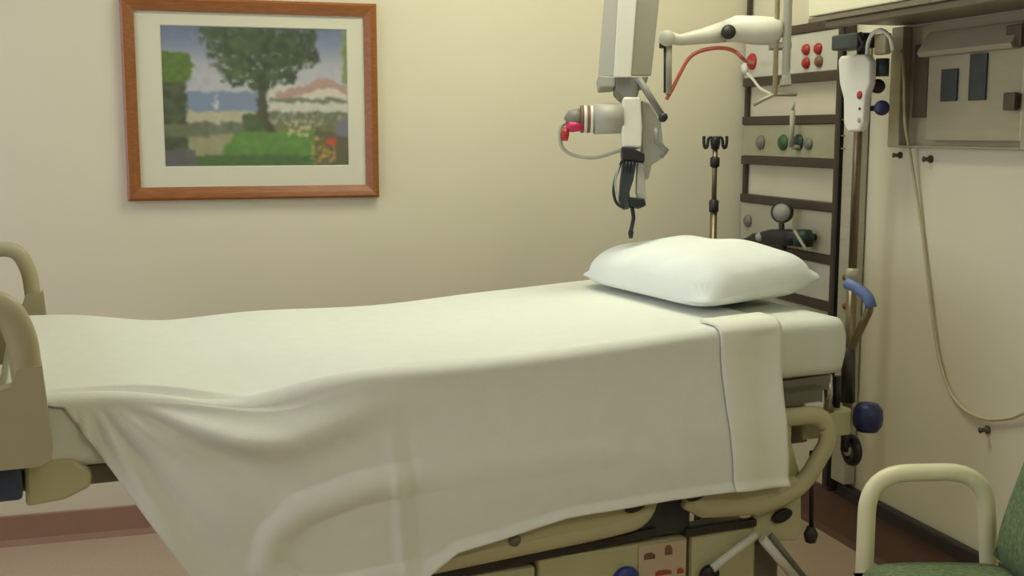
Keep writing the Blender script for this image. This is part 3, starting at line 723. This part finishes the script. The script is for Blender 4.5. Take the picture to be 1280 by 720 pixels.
# overhead cabinet
OX, OZ, OY = 1.80, 1.662, 3.03
cb = thing('overhead_cabinet', 'cream overhead wall cabinet with grey underside above the steel wall box', 'cabinet', (1.965, 2.1, OZ))
MB().box((OX + 0.02, 1.2, OZ + 0.012), (XR - 0.002, OY, 2.30)).build('body', 'cabinet_laminate', cb, bevel=0.003)
MB().box((OX + 0.004, 1.2, OZ), (XR - 0.002, OY + 0.004, OZ + 0.012)).build('bottom_panel', 'cabinet_grey', cb)
MB().box((OX + 0.02, 1.21, OZ - 0.018), (OX + 0.06, OY - 0.06, OZ)).build('light_rail', 'cabinet_grey', cb, bevel=0.004)
for k in range(3):
    y1 = OY - k * 0.61; y0 = max(1.2, y1 - 0.605)
    d = MB().box((OX, y0, OZ + 0.016), (OX + 0.02, y1, 2.295)).build('door', 'cabinet_laminate', cb, bevel=0.004)
    MB().tube([(OX - 0.025, y0 + 0.05, OZ + 0.14), (OX - 0.025, y0 + 0.05, OZ + 0.26)], 0.006, 8).build('handle', 'chrome', d)
    
# steel wall box with a recessed plate
bx = thing('steel_wall_box', 'steel wall box with recessed plate and dark slots under the cabinet', 'wall box', (XR, 2.74, 1.305))
by0, by1, bz0, bz1 = 2.42, 3.035, 1.305, 1.655
fx = 2.085
MB().box((2.118, by0, bz0), (XR - 0.002, by1, bz1)).build('back_plate', 'steel_panel', bx)
MB().box((fx, by1 - 0.055, bz0), (2.118, by1, bz1)).build('side_frame', 'steel_panel', bx, bevel=0.003)
MB().box((fx, by0, bz0), (2.118, by0 + 0.05, bz1)).build('side_frame', 'steel_panel', bx, bevel=0.003)
MB().box((fx, by0 + 0.05, bz0), (2.118, by1 - 0.055, bz0 + 0.006)).build('bottom_frame', 'steel_panel', bx, bevel=0.003)
a, b = at_x(1160, 50, 2.09), at_x(1252, 145, 2.09)
MB().box((2.095, by0 + 0.06, bz0 + 0.02), (2.118, a.y, bz1 - 0.09)).build('device_plate', 'steel_panel', bx, bevel=0.004)
MB().prism([(0, 0), (0.05, 0.0), (0.058, 0.012), (0.02, 0.07), (0, 0.07)], (2.118, by0 + 0.075, bz1 - 0.095), (-1, 0, 0), (0, 0, 1), (0, 1, 0), a.y - by0 - 0.065).build('hood', 'steel_panel', bx, bevel=0.003)
a, b = at_x(1147, 56, 2.116), at_x(1160, 147, 2.116)
MB().box((2.108, b.y, b.z), (2.118, a.y, a.z)).build('slot', 'steel_panel_dark', bx)
for x0, y0, x1, y1 in ((1179, 87, 1197, 126), (1215, 68, 1233, 125)):
    a, b = at_x(x0, y0, 2.095), at_x(x1, y1, 2.095)
    MB().box((2.088, b.y, b.z), (2.096, a.y, a.z)).build('slot', 'slot_dark', bx, bevel=0.002)
a, b = at_x(1260, 116, 2.085), at_x(1273, 138, 2.085)
MB().box((2.07, b.y, b.z), (2.086, a.y, a.z)).build('latch', 'steel_panel_dark', bx, bevel=0.003)
a, b = at_x(1262, 32, 2.085), at_x(1280, 56, 2.085)
MB().box((2.074, b.y, b.z), (2.086, a.y, a.z)).build('hinge', 'steel_panel_dark', bx, bevel=0.003)

# cord hanging on the right wall, small wall pegs
pts = [at_x(1127, 62, 2.07), at_x(1130, 100, 2.068), at_x(1131, 150, 2.07), at_x(1137, 188, 2.10), at_x(1150, 270, 2.118), at_x(1161, 360, 2.118), at_x(1172, 440, 2.118), at_x(1186, 486, 2.118), at_x(1204, 511, 2.118), at_x(1232, 524, 2.118), at_x(1262, 523, 2.118), at_x(1300, 514, 2.118), Vector((2.118, 2.33, 0.55)), Vector((2.118, 2.18, 0.50)), Vector((2.118, 2.10, 0.42))]
hc = tag(MB().tube(smooth_path(pts, 8), 0.0045, 8).build('hanging_cable', 'cord_cream'), 'thin cream cord looping down the right wall', 'cord')
MB().box((2.100, 2.08, 0.38), (2.129, 2.12, 0.425)).build('plug', 'cord_cream', hc, bevel=0.005)
for px, py, r, lab in ((1126, 194, 0.008, 'small grey wall peg under the left end of the steel box'), (1164, 199, 0.009, 'small grey wall peg under the steel box, right of the cord'), (1235, 537, 0.009, 'small dark wall peg low beside the cord bend')):
    c = at_x(px, py, 2.13)
    tag(MB().lathe([(0, 0), (r*1.3, 0), (r*1.3, 0.004), (r*0.7, 0.006), (r*0.7, 0.022), (r, 0.025), (0, 0.028)], c - Vector((0.0005, 0, 0)), (-1, 0, 0), 12).build('wall_peg', 'steel_panel_dark'), lab, 'peg', 'wall pegs')

# ================================================================== IV STAND behind the bed
iv = thing('iv_stand', 'slim chrome drip stand with dark double hook behind the pillow', 'drip stand', (1.86, 3.72, 0))
IX, IY = 1.86, 3.72
zc = at_y(890, 258, IY).z
MB().tube([(IX, IY, 0.10), (IX, IY, zc)], 0.0125, 14).build('lower_tube', 'pole_bronze', iv)
MB().tube([(IX, IY, zc), (IX, IY, 1.31)], 0.009, 12).build('upper_tube', 'pole_bronze', iv)
MB().lathe([(0.0125, -0.02), (0.017, -0.018), (0.017, 0.02), (0.009, 0.025)], (IX, IY, zc), (0, 0, 1), 16).build('collar', 'dark_steel', iv)
MB().lathe([(0.009, -0.02), (0.017, -0.014), (0.017, 0.014), (0.009, 0.02)], (IX, IY, 1.245), (0, 0, 1), 16).build('collar', 'black_plastic', iv)
MB().lathe([(0, 0), (0.014, 0), (0.018, 0.03), (0.012, 0.045), (0, 0.045)], (IX, IY, 1.29), (0, 0, 1), 14).build('hook_hub', 'black_plastic', iv)
for sgn in (-1, 1):
    pth = [Vector((IX, IY, 1.318)) + RT * (sgn*a) + Vector((0, 0, b)) for a, b in ((0, 0), (0.012, 0.012), (0.024, 0.008), (0.028, -0.018), (0.036, -0.022), (0.040, -0.005), (0.040, 0.018))]
    MB().tube(smooth_path(pth, 5), 0.0055, 8).build('hook', 'black_plastic', iv)
for k in range(5):
    a = 2*PI*k/5 + 0.35; d = Vector((math.cos(a), math.sin(a), 0))
    L = 0.22
    lg = MB().tube([(IX, IY, 0.11), Vector((IX, IY, 0.085)) + d*L*0.6, Vector((IX, IY, 0.06)) + d*L], 0.012, 8).build('leg', 'chrome', iv)
    p = Vector((IX, IY, 0.026)) + d*L; q = Vector((-d.y, d.x, 0))
    MB().cyl(p - q*0.012, p + q*0.012, 0.026, seg=14).build('caster', 'black_plastic', iv)

# ================================================================== CEILING BOOM with tilted housing and hanging gear
D = 3.30
def bp_(x, y, d=D): return at_d(x, y, d)
bm_ = thing('ceiling_boom', 'tilted white and grey housing hanging from the ceiling boom', 'boom', bp_(790, 110))
def hull(name, m, pts_front, depth, d=D, **k):
    """solid piece: an outline facing the camera at distance d, given real thickness away from the camera"""
    P = [bp_(x, y, d) for x, y in pts_front]; o0 = P[0]
    poly = [((p - o0).dot(RT), (p - o0).dot(UP)) for p in P]
    return MB().prism(poly, o0, RT, UP, FW, depth).build(name, m, k.pop('parent'), **k)
top = -170
def hx_(x0, y0): return x0
L0 = lambda y: 755.0 - (y) * 0.078          # left edge
R0 = lambda y: 824.0 - (y) * 0.105          # right edge
A0 = lambda y: 772.5 - y * 0.06; B0 = lambda y: 796.0 - y * 0.075
def prism3(cols, y0, y1, name, m, bev=0.004):
    # cross-section of columns (px function, depth) lofted from y0 to y1
    vs = [bp_(fx_(y), y, d) for y in (y0, y1) for fx_, d in cols]; n = len(cols)
    fs = [tuple(range(n)), tuple(range(n, 2*n))[::-1]] + [(i, (i+1) % n, n + (i+1) % n, n + i) for i in range(n)]
    return MB().add(vs, fs).build(name, m, bm_, bevel=bev)
prism3([(L0, 3.36), (A0, 3.31), (A0, 3.42), (L0, 3.42)], top, 96, 'side_shell', 'grey_plastic')
prism3([(A0, 3.29), (B0, 3.29), (B0, 3.42), (A0, 3.42)], top, 97, 'spine', 'white_plastic')
prism3([(B0, 3.31), (R0, 3.36), (R0, 3.42), (B0, 3.42)], top, 95, 'side_shell', 'grey_plastic')
hull('end_cap', 'grey_plastic', [(748, 94), (770, 96), (769, 108), (750, 109)], 0.10, 3.30, parent=bm_, bevel=0.004)
hull('joint_plate', 'mid_grey', [(769, 97), (811, 95), (808, 104), (800, 108), (797, 121), (779, 122), (770, 113)], 0.10, 3.30, parent=bm_, bevel=0.004)
MB().tube([bp_(798, 98, 3.29), bp_(829, 147, 3.29)], 0.010, 10).build('hinge_bar', 'mid_grey', bm_)
MB().lathe([(0, -0.012), (0.012, -0.012), (0.012, 0.012), (0, 0.012)], bp_(829, 147, 3.29), FW, 12).build('hinge_knob', 'black_plastic', bm_)
tp = bp_(785, -165, 3.36)
MB().tube([tp - Vector((0, 0, 0.05)), Vector((tp.x, tp.y, CEIL))], 0.045, 18).build('drop_tube', 'white_plastic', bm_)
MB().lathe([(0.045, -0.03), (0.11, -0.02), (0.11, 0)], (tp.x, tp.y, CEIL), (0, 0, 1), 24).build('ceiling_flange', 'white_plastic', bm_)

gear = thing('boom_bracket', 'white bracket with grey canister and pink cap under the boom', 'bracket', bp_(790, 185))
hull('bracket_plate', 'white_plastic', [(779, 121), (801, 121), (803, 160), (802, 184), (778, 185), (777, 150)], 0.05, 3.285, parent=gear, bevel=0.006)
hull('bracket_arm', 'grey_plastic', [(802, 125), (812, 128), (826, 150), (829, 178), (836, 190), (826, 199), (815, 205), (811, 224), (803, 222), (802, 180)], 0.05, 3.315, parent=gear, bevel=0.005)
MB().tube([bp_(820, 160, 3.29), bp_(821, 178, 3.29), bp_(833, 188, 3.29), bp_(826, 196, 3.29)], 0.008, 8).build('bracket_lever', 'mid_grey', gear)
cn = MB().tube([bp_(778, 148, 3.32), bp_(742, 149, 3.32)], [0.043, 0.043], 20).build('canister', 'grey_plastic', gear)
for px, m in ((739.5, 'white_plastic'), (735.5, 'ink_brown'), (731.5, 'white_plastic'), (727.5, 'ink_brown')):
    MB().tube([bp_(px + 2, 149, 3.32), bp_(px - 2, 149, 3.32)], 0.039, 20).build('canister_band', m, cn)
MB().tube([bp_(726, 149, 3.32), bp_(714, 151, 3.32), bp_(709, 154, 3.32)], [0.033, 0.031, 0.018], 18).build('canister_neck', 'mid_grey', gear)
MB().tube([bp_(728, 158, 3.30), bp_(714, 158.5, 3.30), bp_(708, 160, 3.30)], [0.013, 0.016, 0.010], 14).build('pink_cap', 'pink_red', gear)
MB().tube([bp_(708, 160, 3.30), bp_(706, 168, 3.30), bp_(706, 176, 3.30)], [0.008, 0.013, 0.009], 12).build('red_valve', 'red_plastic', gear)
MB().tube(smooth_path([bp_(708, 152, 3.31), bp_(701, 160, 3.31), bp_(700, 174, 3.31), bp_(705, 187, 3.31), bp_(720, 195, 3.31), bp_(744, 197, 3.31), bp_(766, 191, 3.31), bp_(780, 186, 3.30)], 6), 0.0055, 8).build('hose', 'grey_plastic', gear)

hdl = thing('hanging_handpiece', 'dark handpiece with looped cable hanging under the boom bracket', 'handpiece', bp_(790, 297))
hull('clamp', 'black_plastic', [(777, 183), (790, 184), (806, 192), (806, 202), (778, 200)], 0.05, 3.28, parent=hdl, bevel=0.004)
hull('body', 'slot_dark', [(779, 200), (796, 202), (792, 225), (787, 240), (789, 260), (780, 262), (774, 250), (776, 225)], 0.045, 3.285, parent=hdl, bevel=0.006)
hull('side_cover', 'grey_plastic', [(797, 202), (805, 204), (808, 250), (800, 254), (796, 240)], 0.045, 3.29, parent=hdl, bevel=0.004)
hull('lower_clamp', 'black_plastic', [(786, 246), (806, 248), (808, 257), (800, 260), (788, 258)], 0.045, 3.28, parent=hdl, bevel=0.004)
MB().tube(smooth_path([bp_(778, 200, 3.28), bp_(770, 220, 3.28), bp_(767, 240, 3.28), bp_(771, 254, 3.28), bp_(780, 260, 3.28)], 6), 0.0045, 8).build('cable_loop', 'black_plastic', hdl)
MB().tube(smooth_path([bp_(774, 206, 3.275), bp_(769, 228, 3.275), bp_(772, 250, 3.275)], 6), 0.0035, 8).build('cable_loop', 'grey_plastic', hdl)
for dx in (0, 4, 8): MB().tube([bp_(783 + dx, 202, 3.275), bp_(782 + dx, 216, 3.275)], 0.003, 6).build('vent_rib', 'black_plastic', hdl)
MB().tube([bp_(790, 258, 3.29), bp_(792, 272, 3.29), bp_(789, 288, 3.29)], 0.006, 8).build('tail_cable', 'black_plastic', hdl)
MB().tube([bp_(789, 285, 3.29), bp_(788.5, 291, 3.29), bp_(788.5, 298, 3.29)], [0.005, 0.008, 0.005], 10).build('cable_tip', 'black_plastic', hdl)

# white articulated arm on a ceiling rod
DA = 3.55
arm = thing('articulated_arm', 'white jointed equipment arm on a ceiling rod, in front of the rack', 'arm', bp_(985, 110, DA))
MB().tube([bp_(836, 47, DA), bp_(850, 50, DA), bp_(880, 45, DA), bp_(904, 40, DA)], [0.020, 0.017, 0.024, 0.032], 16).build('forearm', 'white_plastic', arm)
MB().tube([bp_(904, 40, DA), bp_(920, 36, DA), bp_(945, 38, DA), bp_(970, 39, DA), bp_(976, 40, DA)], [0.032, 0.040, 0.044, 0.042, 0.03], 18).build('upper_arm', 'white_plastic', arm)
MB().lathe([(0, -0.004), (0.022, -0.004), (0.022, 0.004), (0, 0.004)], bp_(908, 43, DA) - FW*0.034, FW, 14).build('joint_mark', 'dark_steel', arm)
MB().lathe([(0, -0.02), (0.024, -0.02), (0.026, 0), (0.024, 0.02), (0, 0.02)], bp_(833, 48, DA), (FW.x, FW.y, 0), 16).build('wrist_joint', 'white_plastic', arm)
MB().tube([bp_(828, 45, DA), bp_(827.5, 60, DA)], 0.009, 10).build('wrist_pin', 'dark_steel', arm)
MB().tube([bp_(836, 52, DA), bp_(835.5, 118, DA)], 0.010, 10).build('drop_bar', 'grey_plastic', arm)
MB().tube([bp_(831, 56, DA), bp_(831, 116, DA)], 0.004, 8).build('drop_rod', 'dark_steel', arm)
rt = bp_(985, 0, DA)
MB().tube([bp_(982, 105, DA), (rt.x, rt.y, CEIL)], 0.013, 14).build('ceiling_rod', 'white_plastic', arm)
rt2 = bp_(971, 0, DA)
MB().tube([bp_(968.5, 118, DA), (rt2.x, rt2.y, CEIL)], 0.008, 12).build('side_rod', 'cord_cream', arm)
hull('arm_bracket', 'grey_plastic', [(964, 52), (990, 52), (990, 60), (964, 60)], 0.04, DA - 0.02, parent=arm, bevel=0.003)
hull('rod_foot', 'grey_plastic', [(978, 96), (988, 88), (990, 106), (976, 107)], 0.03, DA - 0.015, parent=arm, bevel=0.003)
MB().tube([bp_(942, 131, DA), bp_(955, 124, DA), bp_(968, 118, DA), bp_(996, 118, DA)], 0.006, 8).build('hook_bar', 'steel_panel', arm)
fl = Vector(((rt.x + rt2.x)/2, (rt.y + rt2.y)/2, CEIL))
MB().lathe([(0.0, -0.025), (0.07, -0.02), (0.075, 0)], fl, (0, 0, 1), 20).build('ceiling_flange', 'white_plastic', arm)
tag(MB().tube(smooth_path([bp_(833, 124, DA), bp_(840, 112, DA), bp_(850, 92, DA), bp_(862, 72, DA), bp_(878, 63, DA), bp_(900, 60, DA), bp_(918, 64, DA), bp_(932, 76, DA + .06), at_x(941, 79, 2.06)], 8), 0.006, 8).build('red_hose', 'red_hose'), 'pinkish red hose arching under the white arm', 'hose')
tag(MB().tube(smooth_path([at_x(934, 92, 2.07), at_x(942, 100, 2.05), at_x(950, 110, 2.04), at_x(964, 118, 2.03)], 8), 0.005, 8).build('white_tube', 'white_plastic'), 'short white tube drooping from the rack behind the white arm', 'tube')

# ================================================================== CHAIR at the right
cp = Vector((1.394, 2.045, 0)); ce = Vector((1.64, 1.970, 0))
ang = math.atan2(ce.y - cp.y, ce.x - cp.x)
chair = thing('visitor_chair', 'green upholstered armchair with cream tubular arms by the right wall', 'chair', cp, ang)
# local: x from front to back, y negative towards the camera
def cpart(mb, name, m, **k): return mb.build(name, m, chair, local=True, **k)
for yy in (0.0, -0.62):
    cpart(MB().tube(round_path([(0.0, yy, 0.012), (0.0, yy, 0.64), (0.245, yy, 0.645), (0.30, yy, 0.012)], 0.085, 8), 0.0185, 14), 'arm_frame', 'chair_tube')
cpart(MB().tube([(0.015, 0, 0.36), (0.015, -0.62, 0.36)], 0.0135, 10), 'cross_tube', 'chair_tube')
cpart(MB().tube([(0.27, 0, 0.34), (0.27, -0.62, 0.34)], 0.0135, 10), 'cross_tube', 'chair_tube')
def cushion(x0, x1, y0, y1, z0, z1, n=14, puff=0.02):
    mb = MB(); top = []; bot = []
    for j in range(n + 1):
        for i in range(n + 1):
            u, v = i/n*2 - 1, j/n*2 - 1
            e = (max(0, 1 - abs(u)**6) * max(0, 1 - abs(v)**6)) ** 0.5
            x, y = lerp(x0, x1, (u+1)/2), lerp(y0, y1, (v+1)/2); zm = (z0+z1)/2
            top.append((x, y, zm + (z1 - zm) * e + puff*e*(1 - u*u*.5 - v*v*.5))); bot.append((x, y, zm - (zm - z0) * e))
    N = n + 1; fs = []
    for j in range(n):
        for i in range(n):
            a = j*N + i; fs.append((a, a+1, a+N+1, a+N)); fs.append(tuple(N*N + k for k in (a, a+N, a+N+1, a+1)))
    return mb.add(top + bot, fs, True)
cpart(cushion(-0.03, 0.29, -0.596, -0.020, 0.385, 0.475, puff=0.010), 'seat', 'chair_fabric')
bk = cushion(0.0, 0.46, -0.596, -0.020, -0.035, 0.035, puff=0.012)
Mb = Matrix.Translation((0.262, 0, 0.47)) @ Matrix.Rotation(-math.radians(72), 4, 'Y')
bk.v = [Mb @ p for p in bk.v]
cpart(bk, 'backrest', 'chair_fabric')
cpart(MB().box((0.30, -0.12, 0.36), (0.40, -0.08, 0.46)), 'back_bracket', 'black_plastic', bevel=0.006)
cpart(MB().box((0.30, -0.48, 0.36), (0.40, -0.44, 0.46)), 'back_bracket', 'black_plastic', bevel=0.006)
cpart(MB().tube([(0.285, -0.075, 0.40), (0.33, -0.075, 0.50)], 0.008, 8), 'bracket_arm', 'chrome')
